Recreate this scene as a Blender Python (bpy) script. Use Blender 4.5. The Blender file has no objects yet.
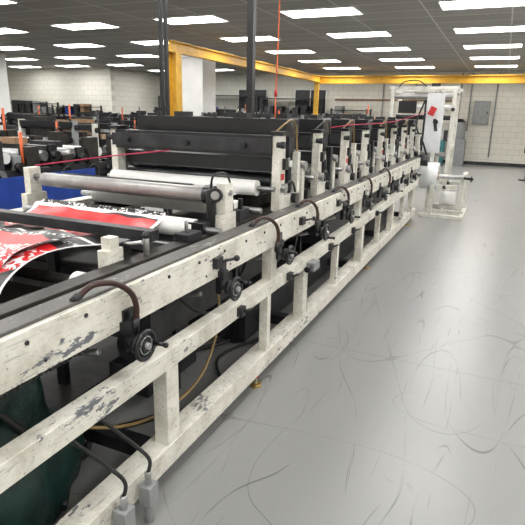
import bpy, bmesh, math, random
from mathutils import Vector, Matrix, Euler
random.seed(7)
S=bpy.context.scene
S.view_settings.view_transform='Standard'
# ------------------------------------------------------------ materials
def newmat(name):
    m=bpy.data.materials.new(name); m.use_nodes=True
    nt=m.node_tree; b=nt.nodes['Principled BSDF']; return m,nt,b
def N(nt,t,**kw):
    n=nt.nodes.new(t)
    for k,v in kw.items(): setattr(n,k,v)
    return n
def coords(nt):
    return N(nt,'ShaderNodeTexCoord').outputs['Object']
def noise(nt,vec,scale,detail=4,rough=.6,dist=0):
    n=N(nt,'ShaderNodeTexNoise'); n.inputs['Scale'].default_value=scale
    n.inputs['Detail'].default_value=detail; n.inputs['Roughness'].default_value=rough
    n.inputs['Distortion'].default_value=dist
    nt.links.new(vec,n.inputs['Vector']); return n.outputs['Fac']
def ramp(nt,fac,a,b,c0=(0,0,0,1),c1=(1,1,1,1)):
    r=N(nt,'ShaderNodeValToRGB'); r.color_ramp.elements[0].position=a; r.color_ramp.elements[1].position=b
    r.color_ramp.elements[0].color=c0; r.color_ramp.elements[1].color=c1
    nt.links.new(fac,r.inputs['Fac']); return r.outputs['Color']
def mix(nt,fac,a,b,mode='MIX'):
    m=N(nt,'ShaderNodeMix',data_type='RGBA',blend_type=mode)
    if isinstance(fac,(int,float)): m.inputs[0].default_value=fac
    else: nt.links.new(fac,m.inputs[0])
    for i,v in ((6,a),(7,b)):
        if isinstance(v,tuple): m.inputs[i].default_value=v if len(v)==4 else (*v,1)
        else: nt.links.new(v,m.inputs[i])
    return m.outputs[2]
def mth(nt,op,a,b=None,c=None):
    m=N(nt,'ShaderNodeMath',operation=op)
    for i,v in enumerate((a,b,c)):
        if v is None: continue
        if isinstance(v,(int,float)): m.inputs[i].default_value=v
        else: nt.links.new(v,m.inputs[i])
    return m.outputs[0]
def bump(nt,b,h,strength=.2,dist=.01):
    n=N(nt,'ShaderNodeBump'); n.inputs['Strength'].default_value=strength; n.inputs['Distance'].default_value=dist
    nt.links.new(h,n.inputs['Height']); nt.links.new(n.outputs[0],b.inputs['Normal'])
def simple(name,col,rough=.5,metal=0,var=.12,scale=8,bmp=0):
    m,nt,b=newmat(name); v=coords(nt)
    f=noise(nt,v,scale)
    lo=tuple(max(0,c*(1-var)) for c in col); hi=tuple(min(1,c*(1+var)) for c in col)
    nt.links.new(ramp(nt,f,.35,.65,(*lo,1),(*hi,1)),b.inputs['Base Color'])
    b.inputs['Roughness'].default_value=rough; b.inputs['Metallic'].default_value=metal
    if bmp: bump(nt,b,noise(nt,v,scale*6),bmp)
    return m
def chipped(name,base,chip,thr=.62,rough=.45,dirt=.42):
    m,nt,b=newmat(name); v=coords(nt)
    mp=N(nt,'ShaderNodeMapping'); mp.inputs['Scale'].default_value=(1,.45,1.2); nt.links.new(v,mp.inputs['Vector'])
    big=noise(nt,mp.outputs[0],5,3); sm=noise(nt,mp.outputs[0],38,6,.7)
    s=mth(nt,'ADD',mth(nt,'MULTIPLY',big,.5),mth(nt,'MULTIPLY',sm,.5))
    fac=ramp(nt,s,thr-.015,thr)
    pin=noise(nt,v,70,3,.6); fac2=ramp(nt,pin,.66,.69)
    mp2=N(nt,'ShaderNodeMapping'); mp2.inputs['Scale'].default_value=(1,.12,1.6); mp2.inputs['Rotation'].default_value=(.12,0,0); nt.links.new(v,mp2.inputs['Vector'])
    scf=ramp(nt,noise(nt,mp2.outputs[0],75,3,.6),.58,.70)
    d=noise(nt,v,6,6,.75)
    dirty=tuple(c*(1-dirt)*k for c,k in zip(base,(1,.96,.88)))
    c1=mix(nt,ramp(nt,d,.42,.75),base,dirty)
    c1=mix(nt,mth(nt,'MULTIPLY',scf,.5),c1,(.20,.195,.18))
    c1=mix(nt,mth(nt,'MULTIPLY',fac2,.75),c1,chip)
    nt.links.new(mix(nt,fac,c1,chip),b.inputs['Base Color'])
    b.inputs['Roughness'].default_value=rough
    bump(nt,b,mth(nt,'SUBTRACT',1,fac),.3,.002)
    return m
M={}
M['white']=chipped('chipped_cream_paint',(.76,.74,.665),(.15,.155,.17),.608)
M['white2']=chipped('cream_paint',(.75,.735,.67),(.2,.18,.15),.65)
M['beamtop']=chipped('worn_steel_top',(.10,.095,.09),(.3,.29,.27),.6)
M['black']=simple('black_enamel',(.009,.009,.011),.30)
M['dark']=simple('dark_grey_steel',(.03,.03,.033),.42,.3,.4)
M['greasy']=simple('greasy_iron',(.026,.022,.019),.45,.3,.5,12)
M['steel']=simple('brushed_steel',(.45,.45,.45),.3,.9,.2,15)
M['grey']=simple('grey_paint',(.26,.27,.27),.5)
M['rollwhite']=simple('white_roller_rubber',(.76,.75,.73),.42,0,.06)
M['rollgrey']=simple('grey_roller',(.33,.32,.31),.35,.4,.15)
M['hose']=simple('brown_hose',(.04,.015,.01),.35)
M['blackhose']=simple('black_hose',(.01,.01,.01),.35)
M['yhose']=simple('yellow_hose',(.26,.17,.06),.4)
M['red']=simple('red_plastic',(.5,.02,.02),.4)
M['redrope']=simple('red_cord',(.45,.02,.07),.6)
M['blue']=simple('blue_panel',(.010,.045,.28),.4,0,.2)
M['yellow']=simple('crane_yellow',(.62,.35,.03),.45,0,.12)
M['card']=simple('cardboard',(.30,.19,.11),.8)
M['orange']=simple('orange_plastic',(.65,.12,.03),.5)
M['tan']=simple('wood_tan',(.36,.25,.16),.6)
M['teal']=simple('teal_case',(.03,.14,.16),.5)
M['brass']=simple('brass',(.55,.38,.13),.3,.9)
M['film']=simple('clear_white_film',(.74,.75,.76),.22,0,.05)
M['green']=simple('dark_green_plastic',(.006,.026,.023),.28,0,.5,10,.4)
M['colwhite']=simple('white_column_paint',(.76,.755,.73),.55,0,.06,2)
def emis(name,col,s):
    m,nt,b=newmat(name); b.inputs['Base Color'].default_value=(*col,1)
    b.inputs['Emission Color'].default_value=(*col,1); b.inputs['Emission Strength'].default_value=s; return m
M['light']=emis('fluorescent_diffuser',(1,.99,.968),16)
def webmat():
    m,nt,b=newmat('printed_film'); v=coords(nt)
    sp=N(nt,'ShaderNodeSeparateXYZ'); nt.links.new(v,sp.inputs[0])
    x,y=sp.outputs[0],sp.outputs[1]
    u=mth(nt,'DIVIDE',mth(nt,'ADD',x,2.03),.44)
    fv=mth(nt,'SUBTRACT',mth(nt,'FRACT',mth(nt,'DIVIDE',mth(nt,'ADD',y,.10),.62)),.5)
    n1=noise(nt,v,3,1)
    d=mth(nt,'SQRT',mth(nt,'ADD',mth(nt,'MULTIPLY',mth(nt,'MULTIPLY',u,u),.55),mth(nt,'MULTIPLY',mth(nt,'MULTIPLY',fv,fv),8)))
    d=mth(nt,'ADD',d,mth(nt,'MULTIPLY',mth(nt,'SUBTRACT',n1,.5),.8))
    red=(.56,.010,.012,1); blk=(.010,.008,.008,1); wh=(.78,.78,.76,1)
    c=mix(nt,mth(nt,'LESS_THAN',d,.88),blk,red)
    mp=N(nt,'ShaderNodeMapping'); mp.inputs['Scale'].default_value=(1,1.3,1); mp.inputs['Rotation'].default_value=(0,0,.4); nt.links.new(v,mp.inputs[0])
    n2=noise(nt,mp.outputs[0],15,0,.3,2.6)
    band=mth(nt,'LESS_THAN',mth(nt,'ABSOLUTE',mth(nt,'ADD',fv,.06)),.13)
    let=mth(nt,'MULTIPLY',mth(nt,'GREATER_THAN',n2,.57),band)
    c=mix(nt,let,c,wh)
    n3=noise(nt,v,45,0,.4,1); b2=mth(nt,'LESS_THAN',mth(nt,'ABSOLUTE',mth(nt,'SUBTRACT',fv,.33)),.035)
    c=mix(nt,mth(nt,'MULTIPLY',mth(nt,'GREATER_THAN',n3,.58),b2),c,wh)
    c=mix(nt,mth(nt,'GREATER_THAN',mth(nt,'ABSOLUTE',fv),.478),c,wh)
    c=mix(nt,mth(nt,'GREATER_THAN',mth(nt,'ABSOLUTE',u),.97),c,wh)
    nt.links.new(c,b.inputs['Base Color']); b.inputs['Roughness'].default_value=.35
    return m
M['web']=webmat()
def floormat():
    m,nt,b=newmat('sealed_concrete'); v=coords(nt)
    a=noise(nt,v,.5,2,.5)
    col=mix(nt,a,(.205,.205,.20),(.275,.275,.27))
    mp=N(nt,'ShaderNodeMapping'); mp.inputs['Scale'].default_value=(2.5,.5,1); mp.inputs['Rotation'].default_value=(0,0,.15); nt.links.new(v,mp.inputs[0])
    col=mix(nt,mth(nt,'MULTIPLY',noise(nt,mp.outputs[0],2.2,5,.65),.30),col,(.36,.36,.35))
    k=None
    # long drag marks and curved wheel scuffs
    for sc,w,off,st,g0 in ((.5,.0007,3,1,.40),(.9,.0009,11,1.3,.40),(1.2,.0010,31,.3,.42),(1.6,.0013,23,.5,.42),(2.2,.0022,41,.22,.46),(3,.003,57,.12,.50),(3.5,.003,71,.08,.50),(4.5,.0035,92,.15,.52)):
        mp=N(nt,'ShaderNodeMapping'); mp.inputs['Location'].default_value=(off,off*.7,0)
        mp.inputs['Rotation'].default_value=(0,0,off); mp.inputs['Scale'].default_value=(1,st,1); nt.links.new(v,mp.inputs[0])
        n=noise(nt,mp.outputs[0],sc,0,.3,0)
        l=mth(nt,'LESS_THAN',mth(nt,'ABSOLUTE',mth(nt,'SUBTRACT',n,.5)),w)
        g=noise(nt,v,1.6+off*.01,2); l=mth(nt,'MULTIPLY',l,ramp(nt,g,g0,g0+.16))
        k=l if k is None else mth(nt,'MAXIMUM',k,l)
    col=mix(nt,mth(nt,'MULTIPLY',k,.6),col,(.045,.045,.045))
    sp=noise(nt,v,70,2); col=mix(nt,mth(nt,'MULTIPLY',ramp(nt,sp,.66,.74),.4),col,(.10,.10,.10))
    s2=N(nt,'ShaderNodeSeparateXYZ'); nt.links.new(v,s2.inputs[0])
    jt=mth(nt,'LESS_THAN',mth(nt,'ABSOLUTE',mth(nt,'SUBTRACT',mth(nt,'FRACT',mth(nt,'DIVIDE',s2.outputs[1],4.6)),.73)),.0009)
    col=mix(nt,mth(nt,'MULTIPLY',jt,.4),col,(.1,.1,.1))
    nt.links.new(col,b.inputs['Base Color'])
    b.inputs['Roughness'].default_value=.29
    return m
M['floor']=floormat()
def wallmat(name,axis,base=(.72,.70,.62)):
    m,nt,b=newmat(name); v=coords(nt)
    sp=N(nt,'ShaderNodeSeparateXYZ'); nt.links.new(v,sp.inputs[0]); cb=N(nt,'ShaderNodeCombineXYZ')
    nt.links.new(sp.outputs[axis],cb.inputs[0]); nt.links.new(sp.outputs[2],cb.inputs[1])
    br=N(nt,'ShaderNodeTexBrick'); br.inputs['Scale'].default_value=1; br.inputs['Brick Width'].default_value=.4
    br.inputs['Row Height'].default_value=.2; br.inputs['Mortar Size'].default_value=.009
    br.inputs['Color1'].default_value=(*base,1); br.inputs['Color2'].default_value=(*[c*.95 for c in base],1)
    br.inputs['Mortar'].default_value=(*[c*.76 for c in base],1); nt.links.new(cb.outputs[0],br.inputs[0])
    nt.links.new(br.outputs[0],b.inputs['Base Color']); b.inputs['Roughness'].default_value=.6
    return m
M['wallx']=wallmat('painted_block_x',0); M['wally']=wallmat('painted_block_y',1)
def ceilmat():
    m,nt,b=newmat('ceiling_tile'); v=coords(nt)
    br=N(nt,'ShaderNodeTexBrick',offset=0,squash=1); br.inputs['Scale'].default_value=1; br.inputs['Brick Width'].default_value=1.25
    br.inputs['Row Height'].default_value=.625; br.inputs['Mortar Size'].default_value=.014
    br.inputs['Color1'].default_value=(.40,.38,.35,1); br.inputs['Color2'].default_value=(.34,.325,.30,1); br.inputs['Mortar'].default_value=(.65,.65,.62,1)
    mp=N(nt,'ShaderNodeMapping'); mp.inputs['Location'].default_value=(-.5+.625+1.25,-8.9+.3125+.625*2,0); nt.links.new(v,mp.inputs[0])
    nt.links.new(mp.outputs[0],br.inputs[0])
    s=noise(nt,v,90,2); c=mix(nt,mth(nt,'MULTIPLY',ramp(nt,s,.6,.7),.35),br.outputs[0],(.1,.1,.1))
    nt.links.new(c,b.inputs['Base Color']); b.inputs['Roughness'].default_value=.9
    return m
M['ceil']=ceilmat()

# ------------------------------------------------------------ builder
class MB:
    def __init__(s,name): s.name=name; s.bm=bmesh.new(); s.mats=[]
    def mi(s,m):
        if m not in s.mats: s.mats.append(m)
        return s.mats.index(m)
    def box(s,x0,x1,y0,y1,z0,z1,m):
        return s.ob(((x0+x1)/2,(y0+y1)/2,(z0+z1)/2),(abs(x1-x0),abs(y1-y0),abs(z1-z0)),m)
    def ob(s,c,d,m,rot=(0,0,0)):
        R=Euler(rot).to_matrix(); c=Vector(c); i=s.mi(m); vs=[]
        for sx in(-.5,.5):
            for sy in(-.5,.5):
                for sz in(-.5,.5): vs.append(s.bm.verts.new(c+R@Vector((sx*d[0],sy*d[1],sz*d[2]))))
        for f in((0,1,3,2),(4,6,7,5),(0,4,5,1),(2,3,7,6),(0,2,6,4),(1,5,7,3)):
            s.bm.faces.new([vs[k] for k in f]).material_index=i
    def cyl(s,p0,p1,r,m,n=16,r2=None):
        p0,p1=Vector(p0),Vector(p1); d=(p1-p0).normalized(); a=d.orthogonal().normalized(); b=d.cross(a)
        r2=r if r2 is None else r2; i=s.mi(m); A=[];B=[]
        for k in range(n):
            t=2*math.pi*k/n; o=a*math.cos(t)+b*math.sin(t)
            A.append(s.bm.verts.new(p0+o*r)); B.append(s.bm.verts.new(p1+o*r2))
        for k in range(n):
            f=s.bm.faces.new((A[k],A[(k+1)%n],B[(k+1)%n],B[k])); f.material_index=i; f.smooth=True
        s.bm.faces.new(A[::-1]).material_index=i; s.bm.faces.new(B).material_index=i
    def tube(s,pts,r,m,n=8,closed=False,sub=6):
        P=[Vector(p) for p in pts]; Q=[]; L=len(P)
        rng=L if closed else L-1
        for k in range(rng):
            if closed: a,b,c,d=P[(k-1)%L],P[k],P[(k+1)%L],P[(k+2)%L]
            else: a,b,c,d=P[max(k-1,0)],P[k],P[k+1],P[min(k+2,L-1)]
            for j in range(sub):
                t=j/sub
                Q.append(.5*((2*b)+(c-a)*t+(2*a-5*b+4*c-d)*t*t+(3*b-a-3*c+d)*t**3))
        if not closed: Q.append(P[-1])
        i=s.mi(m); rings=[]; nrm=None; K=len(Q)
        for k in range(K):
            if closed: T=(Q[(k+1)%K]-Q[k-1]).normalized()
            else: T=(Q[min(k+1,K-1)]-Q[max(k-1,0)]).normalized()
            if nrm is None: nrm=T.orthogonal().normalized()
            nrm=(nrm-T*nrm.dot(T)).normalized(); b=T.cross(nrm)
            rings.append([s.bm.verts.new(Q[k]+(nrm*math.cos(2*math.pi*j/n)+b*math.sin(2*math.pi*j/n))*r) for j in range(n)])
        for k in range(K if closed else K-1):
            A,B=rings[k],rings[(k+1)%K]
            for j in range(n):
                f=s.bm.faces.new((A[j],A[(j+1)%n],B[(j+1)%n],B[j])); f.material_index=i; f.smooth=True
        if not closed:
            s.bm.faces.new(rings[0][::-1]).material_index=i; s.bm.faces.new(rings[-1]).material_index=i
    def torus(s,c,axis,R,r,m,n=24):
        ax=Vector(axis).normalized(); a=ax.orthogonal().normalized(); b=ax.cross(a); c=Vector(c)
        s.tube([c+(a*math.cos(2*math.pi*k/n)+b*math.sin(2*math.pi*k/n))*R for k in range(n)],r,m,8,True,1)
    def grid(s,rows,m,smooth=True):
        i=s.mi(m); V=[[s.bm.verts.new(p) for p in r] for r in rows]
        for a in range(len(V)-1):
            for b in range(len(V[0])-1):
                f=s.bm.faces.new((V[a][b],V[a][b+1],V[a+1][b+1],V[a+1][b])); f.material_index=i; f.smooth=smooth
    def sphere(s,c,r,m,sc=(1,1,1),u=12,v=8):
        i=s.mi(m); rows=[]; c=Vector(c)
        for a in range(v+1):
            p=math.pi*a/v; rows.append([c+Vector((r*sc[0]*math.sin(p)*math.cos(2*math.pi*b/u),r*sc[1]*math.sin(p)*math.sin(2*math.pi*b/u),r*sc[2]*math.cos(p))) for b in range(u+1)])
        s.grid(rows,m)
    def done(s,parent=None,bevel=0,recalc=True):
        if recalc: bmesh.ops.recalc_face_normals(s.bm,faces=s.bm.faces[:])
        me=bpy.data.meshes.new(s.name); s.bm.to_mesh(me); s.bm.free()
        for m in s.mats: me.materials.append(M[m])
        o=bpy.data.objects.new(s.name,me); S.collection.objects.link(o)
        if parent: o.parent=parent
        if bevel:
            b=o.modifiers.new('bev','BEVEL'); b.width=bevel; b.segments=2; b.limit_method='ANGLE'; b.angle_limit=math.radians(50)
        return o
def empty(name):
    e=bpy.data.objects.new(name,None); S.collection.objects.link(e); return e

# ------------------------------------------------------------ room shell
H=3.25; XL=-20.5; XR=6.5; YB=-5; YF=21.0
b=MB('floor'); b.box(XL-.2,XR+.2,YB-.2,YF+.2,-.1,0,'floor'); b.done()
b=MB('ceiling'); b.box(XL-.2,XR+.2,YB-.2,YF+.2,H,H+.1,'ceil'); b.done()
b=MB('wall_back'); b.box(-14.6,XR+.2,YF,YF+.2,0,H,'wallx'); b.done()
b=MB('wall_jog'); b.box(XL,-14.6,17.5,17.7,0,H,'wallx'); b.box(-14.8,-14.6,17.7,YF,0,H,'wally'); b.done()
b=MB('wall_left'); b.box(XL-.2,XL,YB,17.7,0,H,'wally'); b.done()
b=MB('wall_right'); b.box(XR,XR+.2,YB,YF,0,H,'wally'); b.done()
b=MB('wall_front'); b.box(XL,XR,YB-.2,YB,0,H,'wallx'); b.done()
b=MB('baseboard_back'); b.box(-14.5,XR,YF-.02,YF,0,.12,'dark'); b.done()

lb=MB('ceiling_light')
lb.box(-.61,.61,-.305,.305,-.012,0,'light')
for (x0,x1,y0,y1) in((-.63,.63,-.325,-.305),(-.63,.63,.305,.325),(-.63,-.61,-.305,.305),(.61,.63,-.305,.305)): lb.box(x0,x1,y0,y1,-.02,0,'colwhite')
l0=lb.done(); first=True
for i in range(-8,3):
    for j in range(-5,5):
        x=-.5+2.5*i; y=8.9+2.5*j
        if x<-18.5: continue
        if y>17 and x<-14: continue
        if first: o=l0; first=False
        else:
            o=bpy.data.objects.new('ceiling_light',l0.data); S.collection.objects.link(o)
        o.location=(x,y,H)

# ------------------------------------------------------------ main machine
mach=empty('printing_converting_machine')
Y0,Y1=-.6,8.7; XN=-1.15
f=MB('near_side_frame')
f.box(XN-.10,XN,Y0,Y1,.85,1.0,'white')
f.box(XN-.105,XN-.02,Y0,Y1,1.0,1.012,'beamtop')
f.box(XN-.07,XN,Y0,Y1,.56,.645,'white')
f.box(XN-.11,XN,Y0,Y1,.09,.195,'white')
for y in (-.3,1.68,3.37,5.08,6.7,8.3): f.box(XN-.075,XN-.004,y-.045,y+.045,.19,.57,'white')
for y in (2.72,4.2,5.9,7.5): f.box(XN-.06,XN-.006,y-.025,y+.025,.19,.57,'white')
for y in (.2,2.78,4.9,6.3,7.8): f.box(XN-.07,XN-.006,y-.04,y+.04,.64,.86,'white')
for y in (-.2,2.6,5.49,8.2):
    f.cyl((XN-.03,y,.0),(XN-.03,y,.018),.035,'brass',14); f.cyl((XN-.03,y,.015),(XN-.03,y,.1),.012,'steel',10); f.cyl((XN-.03,y,.06),(XN-.03,y,.08),.022,'red',6)
y=Y0+.15
while y<Y1:
    f.cyl((XN,y,.965),(XN+.006,y,.965),.008,'dark',8)
    if int(y*10)%3==0: f.cyl((XN,y+.06,.885),(XN+.005,y+.06,.885),.006,'dark',8)
    y+=.235
y=Y0
f.box(XN-.06,XN-.02,Y0,1.25,.838,.852,'greasy')
while y<1.24:
    f.ob((XN-.04,y,.834),(.04,.012,.012),'greasy',(math.radians(45),0,0)); y+=.02
f.done(mach,.004)
g=MB('far_side_frame'); XF=-2.62
g.box(XF-.1,XF,Y0,Y1,.85,1.0,'white'); g.box(XF-.07,XF,Y0,Y1,.555,.65,'white2'); g.box(XF-.11,XF,Y0,Y1,.09,.205,'white2')
for y in (-.3,1.65,3.37,5.08,6.7,8.3): g.box(XF-.10,XF-.004,y-.055,y+.055,.0,.86,'white2')
for y in (-.3,1.65,3.37,5.08,6.7,8.3):
    g.box(XF,XN-.1,y-.04,y+.04,.1,.17,'dark')
for y in (.9,2.2,3.7,5.2,6.8): g.box(XF,XN-.1,y-.03,y+.03,.88,.95,'dark')
g.done(mach,.004)
g=MB('inner_drive_frame')
g.box(-1.38,-1.30,Y0,Y1,.93,1.005,'greasy'); g.box(-2.5,-2.44,Y0,Y1,.93,1.0,'greasy')
g.box(-1.33,-1.255,Y0,2.2,.8,.9,'dark')
g.box(-2.45,-1.45,-.3,1.6,.70,.84,'greasy'); g.box(-1.46,-1.44,.5,1.6,.66,.9,'dark')
g.box(-2.45,-1.5,2.0,2.9,.45,.8,'dark'); g.box(-2.4,-1.6,3.2,4.0,.4,.8,'dark')
g.cyl((-1.7,2.1,.35),(-1.7,2.5,.35),.11,'dark',20); g.cyl((-1.7,2.5,.35),(-1.7,2.6,.35),.05,'steel')
g.box(-1.83,-1.57,2.05,2.55,.1,.26,'dark')
for y in (1.25,2.35,3.1,4.4,5.7): g.box(-1.62,-1.57,y-.02,y+.02,0,.9,'black')
for y in (1.95,2.95,4.0,5.3): g.box(-2.1,-2.04,y-.02,y+.02,0,.9,'black')
g.cyl((-1.42,Y0,.72),(-1.42,Y1,.72),.018,'steel',10)
for y in (1.3,2.0,2.75,3.5,4.2,4.9): g.cyl((-1.42,y-.04,.72),(-1.42,y+.04,.72),.05,'dark',16); g.cyl((-1.42,y,.72),(-1.2,y,.78),.012,'steel',8)
g.box(-2.4,-1.4,4.5,8.4,.45,.78,'dark')
g.box(-2.3,-1.5,3.1,8.4,.02,.3,'dark')
g.box(-2.55,-1.9,.2,3.0,.0,.12,'greasy')
g.done(mach,.003)

ys=[1.40+.715*k for k in range(10)]
for k,y in enumerate(ys):
    w=MB('handwheel_%d'%(k+1)); c=Vector((XN+.075,y,.79))
    w.box(XN-.02,XN+.010,y-.03,y+.025,.76,.92,'black')
    w.ob((XN+.015,y-.02,.86),(.03,.05,.04),'dark')
    w.cyl((XN-.02,y,.79),(XN+.085,y,.79),.014,'steel',12)
    w.cyl((XN+.03,y,.79),(XN+.06,y,.79),.036,'dark',20)
    w.torus(c,(1,0,0),.052,.009,'black')
    w.cyl((XN+.066,y,.79),(XN+.074,y,.79),.046,'dark',24)
    w.torus((XN+.078,y,.79),(1,0,0),.033,.003,'grey',20)
    w.cyl((XN+.068,y,.79),(XN+.083,y,.79),.024,'greasy',20); w.cyl((XN+.08,y,.79),(XN+.095,y,.79),.012,'steel',14)
    for a in range(5):
        t=a*2*math.pi/5+.3; w.cyl(c,c+Vector((0,math.cos(t)*.05,math.sin(t)*.05)),.006,'black',8)
    t=[-.2,.5,2.6,-1][k%4]; e=c+Vector((0,math.cos(t)*.05,math.sin(t)*.05)); w.cyl(e,e+Vector((.045,.004,0)),.008,'black',10); w.sphere(e+Vector((.05,.004,0)),.011,'black')
    w.done(mach)
h=MB('lever_hoses')
for k in (0,1.85,2.85,4,5.2,6.5):
    y=1.4+.715*k
    h.tube([(XN-.03,y-.20,1.02),(XN-.01,y-.15,1.05),(XN+.01,y-.07,1.035),(XN+.03,y-.01,.985),(XN+.035,y+.01,.92),(XN+.03,y,.86)],.011,'hose',10)
    h.cyl((XN-.04,y-.215,1.005),(XN-.03,y-.195,1.025),.016,'black',12); h.cyl((XN+.03,y,.83),(XN+.034,y+.004,.89),.015,'black',12)
for y in (2.05,3.2,4.05):
    h.cyl((XN+.01,y,.93),(XN+.05,y+.1,.93),.008,'black',8); h.sphere((XN+.055,y+.11,.93),.016,'black')
    h.ob((XN+.01,y,.93),(.03,.06,.05),'dark')
for y in (2.3,3.0,3.9,4.6,5.6):
    h.ob((XN+.015,y,.60),(.03,.05,.05),'dark'); h.cyl((XN+.03,y,.6),(XN+.06,y+.04,.61),.008,'black',8)
h.ob((XN+.03,3.42,.57),(.06,.12,.06),'grey'); h.cyl((XN+.03,3.35,.57),(XN+.03,3.28,.57),.02,'black',12)
h.done(mach)
h=MB('air_hoses')
h.tube([(-1.35,1.2,.5),(-1.3,1.5,.33),(-1.28,1.8,.25),(-1.26,2.1,.3),(-1.3,2.35,.5),(-1.4,2.5,.7)],.007,'yhose')
h.tube([(-1.45,1.3,.02),(-1.7,1.7,.02),(-1.5,2.1,.02),(-1.9,2.5,.02),(-1.6,3.2,.02),(-1.9,4.2,.02)],.016,'blackhose')
h.tube([(-1.35,1.75,.02),(-1.4,2.1,.02),(-1.3,2.4,.02),(-1.55,2.8,.02),(-1.4,3.3,.02)],.012,'blackhose')
h.tube([(-1.5,1.0,.7),(-1.5,1.3,.3),(-1.6,1.6,.03),(-1.9,1.9,.02),(-2.3,2.0,.02)],.014,'blackhose')
h.tube([(-1.35,1.9,.85),(-1.35,2.2,.6),(-1.38,2.5,.5),(-1.4,2.8,.6),(-1.38,3.0,.85)],.010,'blackhose')
h.tube([(-1.35,2.9,.85),(-1.35,3.3,.45),(-1.38,3.6,.4),(-1.4,3.9,.85)],.012,'blackhose')
h.done(mach)
h=MB('foot_junction_boxes')
for y,x in ((1.27,XN+.045),(1.42,XN+.045)):
    h.ob((x,y,.13),(.055,.06,.09),'grey'); h.cyl((x,y,.17),(x,y,.23),.014,'steel',10)
    h.tube([(x,y,.22),(x-.005,y+.02,.27),(x-.05,y+.0,.33),(x-.16,y-.1,.5)],.008,'blackhose'); h.cyl((x,y,0),(x,y,.09),.02,'grey',10)
h.done(mach,.003)

# infeed section
XA,XB=-1.26,-2.58
d=MB('infeed_rollers')
def plate(b,x,y,w,z0,z1,m='white',t=.05): b.box(x-t/2,x+t/2,y-w/2,y+w/2,z0,z1,m)
for x in (XA-.04,XB-.1):
    plate(d,x,2.42,.16,1.0,1.09); plate(d,x,2.42,.09,1.09,1.25,'white')
    plate(d,x-(.1 if x>-2 else 0),1.62,.10,.98,1.06); plate(d,x-(.1 if x>-2 else 0),1.62,.05,1.06,1.11)
d.cyl((XA,2.42,1.20),(XB-.1,2.42,1.20),.014,'steel',10)
d.cyl((-1.42,2.42,1.18),(-2.58,2.42,1.18),.042,'rollgrey',24)
d.box(-2.55,-1.42,2.46,2.7,1.165,1.18,'dark')
d.cyl((-1.36,2.42,1.18),(-1.42,2.42,1.18),.05,'black',20)
d.cyl((-1.40,2.28,1.02),(-2.5,2.28,1.02),.05,'rollwhite',28); d.cyl((-1.25,2.28,1.02),(-2.62,2.28,1.02),.018,'steel',12)
d.cyl((-1.40,2.78,1.05),(-2.5,2.78,1.05),.05,'rollwhite',28); d.cyl((-1.25,2.78,1.05),(-2.62,2.78,1.05),.018,'steel',12)
d.box(-2.55,-1.38,1.87,1.93,1.035,1.085,'dark')
d.box(-2.5,-1.35,2.0,2.03,.95,1.0,'steel')
d.cyl((-1.3,1.52,.93),(-2.5,1.52,.93),.025,'greasy',14); d.cyl((-1.46,1.52,.93),(-1.50,1.52,.93),.045,'rollwhite',22)
d.cyl((-1.4,1.15,.90),(-2.5,1.15,.90),.035,'greasy',18)
d.cyl((-1.34,2.34,1.0),(-1.34,2.34,1.22),.026,'black',16); d.cyl((-1.34,2.34,1.22),(-1.34,2.34,1.25),.012,'steel',10)
d.cyl((-1.29,2.31,1.20),(-1.282,2.28,1.203),.036,'black',20); d.cyl((-1.282,2.28,1.203),(-1.281,2.277,1.2035),.022,'rollgrey',18)
d.box(-1.42,-1.33,2.24,2.34,1.0,1.06,'black'); d.ob((-1.42,1.70,1.05),(.06,.08,.05),'black'); d.cyl((-1.4,1.7,1.06),(-1.3,1.7,1.08),.01,'steel',8)
d.cyl((-1.34,1.78,1.0),(-1.34,1.78,1.08),.014,'steel',10); d.sphere((-1.34,1.78,1.09),.018,'black')
d.box(-1.38,-1.30,2.05,2.18,1.0,1.04,'dark'); d.cyl((-1.34,2.1,1.04),(-1.34,2.1,1.1),.01,'steel',8)
d.box(-1.37,-1.31,2.62,2.74,1.0,1.07,'dark'); d.cyl((-1.34,2.68,1.07),(-1.34,2.68,1.13),.014,'black',10)
d.tube([(-1.34,2.34,1.22),(-1.3,2.3,1.3),(-1.28,2.42,1.28),(-1.3,2.52,1.05)],.006,'blackhose')
d.done(mach,.002)
w=MB('printed_web')
prof=[(2.30,1.085),(2.2,1.03),(2.08,1.015),(1.95,1.012),(1.8,1.02),(1.65,1.04),(1.5,1.045),(1.38,1.03),(1.29,.99),(1.24,.94),(1.22,.88)]
rows=[]
for k,(y,z) in enumerate(prof):
    r=[]
    for j in range(25):
        x=-2.48+.9*j/24
        amp=.018*min(1,k/5)
        zz=z+amp*math.sin(j*.55+y*5)+.01*math.sin(j*1.3)*min(1,k/5); r.append((x,y+.05*(x+2.0)*min(1,k/6)*-1,zz))
    rows.append(r)
w.grid(rows,'web')
# second, slightly skewed sheet lying on top near the cross bar
rows=[]
for k in range(9):
    yy=1.22+.055*k
    rows.append([(-2.46+.78*j/16+.03*k/8,yy+.06*j/16,1.066+.014*math.sin(j*.7+k*.6)-.09*max(0,(2-k)/2)**2) for j in range(17)])
w.grid(rows,'web')
o=w.done(mach,0,False); md=o.modifiers.new('s','SUBSURF'); md.levels=2; md.render_levels=2
w=MB('infeed_film'); w.grid([[(-2.46+.95*j/8,2.44,1.228) for j in range(9)],[(-2.46+.95*j/8,2.60,1.14) for j in range(9)],[(-2.46+.95*j/8,2.78,1.104) for j in range(9)]],'film'); w.done(mach,0,False)
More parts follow.
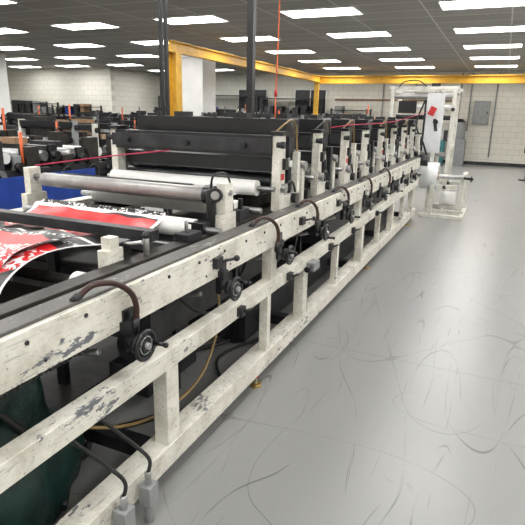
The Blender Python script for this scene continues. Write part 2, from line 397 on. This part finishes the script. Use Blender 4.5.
# print units
def unit(name,y,k):
    u=MB(name)
    for x,s in ((XA-.02,1),(XB+.03,-1)):
        plate(u,x,y,.085,1.0,1.48,'white',.055); plate(u,x,y+.12,.30,1.0,1.09,'white2',.05)
        plate(u,x,y+.32,.05,1.08,1.36,'dark' if k%2 else 'white2',.04)
        u.ob((x,y,1.49),(.08,.11,.025),'black'); u.cyl((x,y-.03,1.42),(x+s*.05,y-.03,1.42),.022,'dark',14)
        u.cyl((x,y,1.15),(x+s*.06,y,1.15),.03,'steel',14); u.cyl((x+s*.02,y+.2,1.06),(x+s*.06,y+.2,1.06),.035,'black',14)
        u.cyl((x+s*.01,y+.15,1.1),(x+s*.01,y+.15,1.27),.022,'black',12); u.cyl((x+s*.01,y+.15,1.27),(x+s*.01,y+.15,1.33),.008,'steel',8)
        u.cyl((x,y+.42,1.26),(x+s*.04,y+.42,1.26),.03,'steel',14); plate(u,x,y+.42,.05,1.0,1.29,'white2',.04)
        u.ob((x+s*.035,y+.02,1.30),(.03,.05,.07),'black')
    a,bx=XA-.05,XB+.06
    u.box(bx,a,y-.06,y+.07,1.35,1.475,'black'); u.box(bx-.02,a+.0,y-.075,y-.06,1.37,1.455,'dark')
    u.box(bx,a,y+.2,y+.42,1.46,1.575,'black'); u.box(a-.05,a,y+.25,y+.35,1.3,1.47,'dark'); u.box(bx,bx+.05,y+.25,y+.35,1.3,1.47,'dark')
    u.box(bx,a,y+.05,y+.2,1.24,1.33,'black')
    u.cyl((bx,y-.1,1.15),(a-.07,y-.1,1.15),.05,'rollwhite',22); u.cyl((bx-.05,y-.1,1.15),(a+.05,y-.1,1.15),.016,'steel',10)
    u.cyl((bx,y+.1,1.17),(a-.05,y+.1,1.17),.05,'rollgrey' if k%2 else 'black',20)
    u.cyl((bx,y+.3,1.1),(a-.05,y+.3,1.1),.04,'rollwhite',18); u.cyl((bx,y+.22,1.22),(a-.04,y+.22,1.22),.03,'steel',18)
    u.cyl((bx+.03,y+.44,1.26),(a-.05,y+.44,1.26),.05,'rollwhite',22)
    u.box(bx+.05,a-.1,y-.02,y+.2,1.02,1.09,'greasy')
    if k%2==0: u.box(a+.059,a+.061,y-.03,y+.03,1.20,1.24,'red')
    else: u.box(a+.059,a+.061,y-.025,y+.025,1.1,1.14,'rollwhite')
    for q in (.1,.5,.85):
        xx=bx+(a-bx)*q; u.cyl((xx,y-.075,1.41),(xx,y-.10,1.41),.02,'black',14); u.cyl((xx,y+.3,1.575),(xx,y+.3,1.61),.018,'dark',10)
    for q in (.3,.7):
        xx=bx+(a-bx)*q; u.box(xx-.05,xx+.05,y+.22,y+.32,1.575,1.61,'dark')
    u.tube([(a,y+.02,1.5),(a+.03,y+.1,1.55),(a+.03,y+.22,1.57),(a+.02,y+.32,1.5),(a+.02,y+.36,1.3)],.006,'yhose' if k%2==0 else 'blackhose')
    u.tube([(a,y,1.05),(a+.06,y+.12,1.18),(a+.05,y+.25,1.12),(a+.05,y+.3,1.0)],.008,'blackhose')
    u.ob((XA-.02,y+.52,1.04),(.07,.07,.08),'steel' if k%2 else 'black')
    u.done(mach,.002)
for k in range(8): unit('print_unit_%d'%(k+1),3.1+.765*k,k)
w=MB('film_web'); rows=[]
for y in (2.78,3.0,3.2,3.5,3.9,4.3,5,6,7,8,8.6): rows.append([(-2.4+.9*j/4,y,1.105+(.004*math.sin(y*9))) for j in range(5)])
w.grid(rows,'film'); w.done(mach,0,False)
b=MB('power_inlet'); b.box(-2.08,-1.945,4.13,4.265,1.46,1.6,'dark'); b.box(-2.04,-1.985,4.17,4.225,1.6,1.74,'black'); b.cyl((-1.78,4.2,1.5),(-1.78,4.2,1.74),.006,'orange',6); b.done(mach)

b=MB('power_drop_pole'); b.box(-2.04,-1.985,4.17,4.225,1.745,H,'black'); b.box(-2.07,-1.955,4.14,4.255,H-.03,H,'black'); b.done()
b=MB('power_drop_pole')
for dx in (0,.07): b.box(-3.85+dx,-3.81+dx,5.50,5.54,.0,H,'black')
b.box(-3.87,-3.72,5.48,5.56,H-.03,H,'black'); b.box(-3.88,-3.70,5.46,5.58,0,.03,'black'); b.box(-3.88,-3.71,5.44,5.5,1.2,1.5,'dark'); b.done()
b=MB('pull_cord'); b.tube([(-1.78,4.2,1.745),(-1.775,4.21,2.3),(-1.76,4.2,H)],.006,'orange',6); b.cyl((-1.78,4.2,1.745),(-1.78,4.2,1.80),.014,'red',8); b.done()
b=MB('safety_rope')
b.tube([(-2.66,2.42,1.26),(-2.3,2.75,1.32),(-1.9,3.3,1.38),(-1.25,4.6,1.53)],.004,'redrope',6); b.tube([(-1.25,4.6,1.53),(-1.2,6.5,1.56),(-1.15,8.8,1.70)],.004,'redrope',6); b.done(mach)

# delivery tower
t=empty('film_rewind_stand')
b=MB('tower_frame')
PX=(-1.8,-1.05,-.8)
for x in PX:
    for y in (9.35,10.05): b.box(x-.03,x+.03,y-.03,y+.03,.0,2.1 if x!=-1.05 else 2.0,'white2')
for y in (9.35,10.05):
    b.box(-1.86,-.74,y-.035,y+.035,2.06,2.11,'white2'); b.box(-1.05,-.6,y-.03,y+.03,.45,.52,'white2'); b.box(-1.1,-.45,y-.04,y+.04,.02,.1,'white2')
for x in PX: b.box(x-.03,x+.03,9.35,10.05,2.02,2.08,'white2'); b.box(x-.03,x+.03,9.35,10.05,.1,.17,'white2'); b.box(x-.03,x+.03,9.35,10.05,1.1,1.16,'white2')
b.box(-.55,-.48,9.32,9.40,.0,.72,'white2'); b.box(-.55,-.48,9.3,10.1,.62,.7,'white2'); b.box(-.55,-.48,10.0,10.08,0,.7,'white2')
b.box(-1.0,-.93,9.02,9.4,.6,.67,'white2'); b.box(-1.0,-.93,9.02,9.09,0,.67,'white2'); b.box(-1.15,-.5,9.0,9.1,0,.06,'white2'); b.box(-.5,-.43,9.0,10.1,0,.06,'white2')
b.done(t,.004)
b=MB('tower_rollers')
for y,z,m in ((9.35,1.95,'rollgrey'),(9.7,1.98,'steel'),(10.0,1.8,'rollwhite'),(9.4,1.3,'rollwhite'),(9.8,1.0,'rollgrey'),(9.6,1.62,'black')): b.cyl((-1.76,y,z),(-.84,y,z),.04,m,18)
b.box(-1.7,-1.4,9.40,9.45,1.68,1.88,'black'); b.box(-1.25,-1.22,9.28,9.33,1.1,1.9,'dark'); b.box(-.9,-.84,9.26,9.32,1.25,1.42,'dark'); b.box(-1.7,-1.3,9.7,9.9,1.15,1.35,'dark')
b.cyl((-.8,9.3,1.75),(-.8,9.24,1.75),.03,'black'); b.cyl((-1.05,9.3,1.55),(-1.05,9.24,1.55),.04,'black',18)
b.tube([(-1.7,9.3,2.1),(-1.6,9.25,2.18),(-1.4,9.3,2.2),(-1.25,9.3,2.11)],.01,'blackhose')
b.tube([(-1.25,9.3,1.9),(-1.35,9.25,1.5),(-1.2,9.2,1.2),(-1.1,9.25,.9)],.015,'blackhose')
b.done(t)
b=MB('film_roll'); b.cyl((-1.18,9.2,.68),(-.90,9.2,.68),.22,'film',36); b.cyl((-1.25,9.2,.68),(-.5,9.2,.68),.035,'steel',16); b.cyl((-.90,9.2,.68),(-.89,9.2,.68),.07,'card',20)
b.cyl((-.62,9.2,.68),(-.35,9.2,.66),.022,'black',12); b.cyl((-.39,9.2,.66),(-.37,9.2,.66),.05,'black',20)
b.cyl((-.85,9.35,.3),(-.6,9.35,.3),.12,'rollwhite',24); b.done(t)
b=MB('printed_web_drop'); rows=[]
for z in (2.0,1.8,1.6,1.4,1.2,1.05): rows.append([(-1.22+.28*j/4,9.3+.02*math.sin(z*9),z) for j in range(5)])
b.grid(rows,'film'); b.ob((-1.12,9.268,1.72),(.10,.004,.14),'red',(0,.4,0)); b.ob((-1.05,9.268,1.5),(.05,.004,.2),'dark',(0,-.2,0)); b.done(t,0,False)
b=MB('delivery_section')
b.box(-1.3,-1.2,8.7,8.95,.8,1.1,'white2'); b.box(-2.6,-1.3,8.7,8.95,.7,1.0,'dark'); b.box(-1.28,-1.2,8.7,8.8,.0,1.35,'white2'); b.box(-2.6,-1.3,8.75,8.9,1.0,1.3,'dark'); b.cyl((-1.2,8.85,.95),(-1.05,8.85,.95),.09,'black',20)
b.cyl((-2.55,8.85,1.35),(-1.3,8.85,1.35),.06,'rollwhite',22); b.done(mach,.004)

b=MB('waste_bag'); rows=[]
cx,cy=-1.72,1.02
for k in range(15):
    z=.62*k/14; base=1+.12*math.sin(k*.5)-.25*(k/14)**3
    r=[]
    for j in range(49):
        a=2*math.pi*(j%48)/48; wv=1+.05*math.sin(a*7+k*.3)+.035*math.sin(a*13-k*.5)+.03*math.sin(a*3+k)
        r.append((cx+.30*base*wv*math.cos(a),cy+.52*base*wv*math.sin(a),z+.02*math.sin(a*5)*(k/14)))
    rows.append(r)
rows.append([(cx+.05*math.cos(2*math.pi*j/48),cy+.08*math.sin(2*math.pi*j/48),.58) for j in range(49)])
b.grid(rows,'green'); b.done(mach)

# crane and column
b=MB('overhead_crane')
def ibeam(b,p0,p1,w,h,m):
    (x0,y0,z),(x1,y1,_)=p0,p1
    if x0==x1:
        b.box(x0-w/2,x0+w/2,y0,y1,z-.02,z,m); b.box(x0-w/2,x0+w/2,y0,y1,z-h,z-h+.02,m); b.box(x0-.012,x0+.012,y0,y1,z-h,z,m)
    else:
        b.box(x0,x1,y0-w/2,y0+w/2,z-.02,z,m); b.box(x0,x1,y0-w/2,y0+w/2,z-h,z-h+.02,m); b.box(x0,x1,y0-.012,y0+.012,z-h,z,m)
ibeam(b,(-6.4,9.5,3.0),(-6.4,19.2,3.0),.16,.22,'yellow')
ibeam(b,(-6.6,19.2,3.0),(4.5,19.2,3.0),.18,.26,'yellow')
for x,y in ((-6.4,9.7),(4.3,19.2)):
    b.box(x-.1,x+.1,y-.01,y+.01,0,2.8,'yellow'); b.box(x-.1,x-.08,y-.1,y+.1,0,2.8,'yellow'); b.box(x+.08,x+.1,y-.1,y+.1,0,2.8,'yellow'); b.box(x-.2,x+.2,y-.2,y+.2,0,.02,'yellow')
b.box(-6.48,-6.32,18.85,18.95,0,2.8,'yellow')
b.box(-2.4,-2.15,19.0,19.4,2.57,2.74,'dark'); b.cyl((-2.27,19.2,2.57),(-2.27,19.2,2.1),.02,'black',8)
b.done()
b=MB('structural_column'); b.box(-8.2,-7.45,12.6,13.3,0,H,'colwhite'); b.box(-8.26,-7.39,12.54,13.36,H-.25,H,'colwhite'); b.done(None,.01)
b=MB('structural_column'); b.box(-15.0,-14.5,12.0,12.5,0,H,'colwhite'); b.box(-15.06,-14.44,11.94,12.56,0,.15,'dark'); b.done(None,.01)

# neighbouring machines
def press(name,x0,x1,y0,y1,side,seed,h=1.4):
    R=random.Random(seed); b=MB(name)
    for x in (x0,x1):
        b.box(x-.04,x+.04,y0,y1,.8,.95,side); b.box(x-.03,x+.03,y0,y1,.1,.2,'dark')
        y=y0+.1
        while y<y1: b.box(x-.04,x+.04,y-.05,y+.05,0,.8,'dark'); y+=1.3
    y=y0+.3
    while y<y1-.3:
        hh=h+R.uniform(-.3,.2)
        for x in (x0,x1):
            b.box(x-.03,x+.03,y-.05,y+.05,.95,hh,R.choice(['dark','white2','black','grey','dark']))
            b.cyl((x-.09,y,hh-.12),(x+.09,y,hh-.12),.05,'black',12)
            b.box(x-.06,x+.06,y+.1,y+.28,.95,.95+R.uniform(.1,.35),R.choice(['dark','greasy','black']))
            b.cyl((x-.1,y+.2,.9),(x+.1,y+.2,.9),.07,R.choice(['steel','black','greasy']),14)
            b.torus((x+.12,y+.1,.85),(1,0,0),.09,.012,'black',16)
        b.box(x0,x1,y-.05,y+.07,hh-.13,hh-.02,R.choice(['black','black','dark']))
        b.box(x0,x1,y+.18,y+.3,hh-.3,hh-.2,R.choice(['greasy','black','dark','tan']))
        b.cyl((x0,y-.12,1.08),(x1,y-.12,1.08),.06,R.choice(['rollwhite','rollgrey','steel','black','rollwhite']),14)
        b.cyl((x0,y+.25,1.0),(x1,y+.25,1.0),.05,R.choice(['greasy','rollwhite','steel','black']),14)
        if R.random()<.5: b.box(x0+.2,x0+.2+R.uniform(.2,.5),y,y+.2,.95,hh+.05,R.choice(['dark','greasy','card','grey']))
        if R.random()<.35: b.cyl((x1,y+.1,.95),(x1,y+.1,hh+.25),.018,R.choice(['steel','black','orange']),8)
        if R.random()<.4:
            b.tube([(x1,y,hh),(x1+.02,y+.1,hh+.15),(x1-.1,y+.3,hh+.1),(x1-.2,y+.4,hh-.2)],.012,'blackhose',6,False,3)
        y+=R.uniform(.42,.62)
    b.box(x0+.1,x1-.1,y0+.2,y1-.2,.2,.8,'greasy')
    return b
b=press('folding_machine',-5.9,-4.85,2.2,6.4,'dark',3,1.15)
b.box(-4.70,-4.66,1.2,5.2,.42,.90,'blue'); b.box(-5.9,-4.66,1.16,1.2,.0,.88,'blue'); b.box(-4.8,-4.68,1.2,1.3,0,.9,'blue'); b.done()
b=press('web_press',-8.3,-7.0,3.5,8.9,'dark',5,1.3); b.done()
b=press('web_press',-10.6,-9.3,3.6,13.6,'dark',8,1.35); b.box(-9.25,-9.2,6,9,.4,.9,'blue'); b.done()
b=press('web_press',-13.2,-11.9,5.0,13,'greasy',11,1.4); b.done()
b=press('web_press',-17.8,-16.2,5.5,15,'greasy',13,1.45); b.done()
b=press('slitter_machine',-5.6,-4.2,8.2,14.5,'dark',17,1.45); b.done()
b=press('slitter_machine',-5.2,-3.9,15.2,18.3,'dark',19,1.5); b.done()
b=press('slitter_machine',-10.6,-9.2,14.6,19.5,'dark',23,1.6); b.done()
b=press('slitter_machine',-13.6,-12.2,14.2,19.3,'dark',29,1.6); b.done()
b=MB('blue_control_cabinet'); b.box(-8.8,-7.6,9.3,9.9,0,.98,'blue'); b.box(-8.85,-7.55,9.25,9.95,.98,1.02,'dark'); b.box(-8.6,-8.1,9.4,9.7,1.02,1.25,'grey'); b.cyl((-8.75,9.29,.6),(-8.75,9.26,.6),.03,'steel'); b.box(-8.31,-8.29,9.28,9.3,.1,.95,'dark'); b.done(None,.01)
def rack(x,y,w,dp,h,seed):
    R=random.Random(seed); b=MB('storage_rack')
    for sx in (0,w):
        for sy in (0,dp): b.box(x+sx-.03,x+sx+.03,y+sy-.03,y+sy+.03,0,h,'dark')
    for z in (.15,.8,1.45,h-.05):
        b.box(x,x+w,y,y+dp,z-.03,z,'dark')
        if z<h-.1:
            q=x+.1
            while q<x+w-.4:
                ww=R.uniform(.2,.4); b.box(q,q+ww,y+.08,y+dp-.08,z,z+R.uniform(.25,.55),R.choice(['card','dark','dark','black','grey','dark','blue','greasy'])); q+=ww+R.uniform(.03,.2)
    b.done()
for i,(x,y,w,h) in enumerate(((-14.2,20.2,2.2,2.3),(-11.8,20.2,2.4,2.4),(-9.2,20.2,2.4,2.3),(-6.2,20.2,1.4,1.9),(-19.5,16.7,2.2,1.9),(-17,16.7,2.0,1.8))): rack(x,y,w,.6,h,40+i)
for i in range(2):
    b=MB('window_%d'%(i+1)); x=-10.6+i*2.6
    b.box(x,x+1.3,YF-.04,YF,1.7,2.6,'dark')
    for q in (x-.04,x+.63,x+1.3): b.box(q,q+.04,YF-.06,YF,1.66,2.64,'colwhite')
    b.box(x-.04,x+1.34,YF-.06,YF,2.6,2.64,'colwhite'); b.box(x-.04,x+1.34,YF-.06,YF,1.66,1.7,'colwhite'); b.done()
b=MB('electrical_panel'); b.box(-1.1,-.55,YF-.22,YF-.005,1.45,2.25,'grey'); b.box(-1.07,-.58,YF-.235,YF-.22,1.48,2.22,'grey'); b.box(-.64,-.61,YF-.25,YF-.22,1.8,1.9,'black'); b.done(None,.008)
b=MB('electrical_conduit')
for x,z0,z1 in ((-1.6,0,3.2),(-.4,.3,3.2),(.9,1.2,3.2),(-3.2,0,3.0),(-4.4,0,3.0),(-1.25,1.2,3.2)): b.cyl((x,YF-.05,z0),(x,YF-.05,z1),.025,'grey',10)
b.cyl((-6.3,YF-.06,2.25),(-1.6,YF-.06,2.25),.03,'card',10)
b.box(.8,1.0,YF-.12,YF-.005,1.0,1.25,'grey'); b.done()
b=MB('dust_collector'); b.box(-1.75,-1.2,20.1,20.7,0,.9,'grey'); b.cyl((-1.47,20.4,.9),(-1.47,20.4,1.5),.22,'grey',24); b.cyl((-1.47,20.4,1.5),(-1.47,20.4,1.62),.22,'dark',24,.08); b.done(None,.01)
b=MB('teal_tool_cabinet'); b.box(-2.3,-1.85,19.6,20.0,.08,1.0,'teal'); b.box(-2.33,-1.82,19.57,20.03,1.0,1.03,'dark')
for z in (.3,.5,.7,.85): b.box(-2.2,-1.95,19.585,19.6,z,z+.02,'steel')
b.box(-2.28,-1.87,19.62,19.98,0,.08,'black'); b.done(None,.008)
b=MB('workbench'); b.box(-3.9,-2.6,19.9,20.6,.82,.88,'tan')
for x in(-3.85,-2.65):
    for y in(19.95,20.55): b.box(x-.03,x+.03,y-.03,y+.03,0,.82,'dark')
b.box(-3.7,-3.3,20.1,20.4,.88,1.15,'card'); b.box(-3.1,-2.8,20.1,20.4,.88,1.1,'dark'); b.done()
b=MB('floor_stand'); b.cyl((.72,16.3,0),(.72,16.3,.03),.18,'black',20); b.cyl((.72,16.3,.03),(.72,16.3,.75),.025,'black',12); b.box(.58,.86,16.2,16.4,.75,.9,'dark'); b.done()

# world, camera
wd=bpy.data.worlds.new('World'); S.world=wd; wd.use_nodes=True
wd.node_tree.nodes['Background'].inputs[0].default_value=(.9,.95,1,1); wd.node_tree.nodes['Background'].inputs[1].default_value=.3
vY=Vector((243,142,-519)).normalized(); vX=-Vector((-1212,177,-519)); vX=(vX-vY*vX.dot(vY)).normalized(); vZ=vX.cross(vY)
Rm=Matrix((vX,vY,vZ))
cam=bpy.data.cameras.new('camera'); co=bpy.data.objects.new('camera',cam); S.collection.objects.link(co)
cam.sensor_width=36; cam.lens=36*519/525; cam.clip_start=.05
co.matrix_world=Matrix.Translation((0,0,1.6))@Rm.to_4x4()
S.camera=co
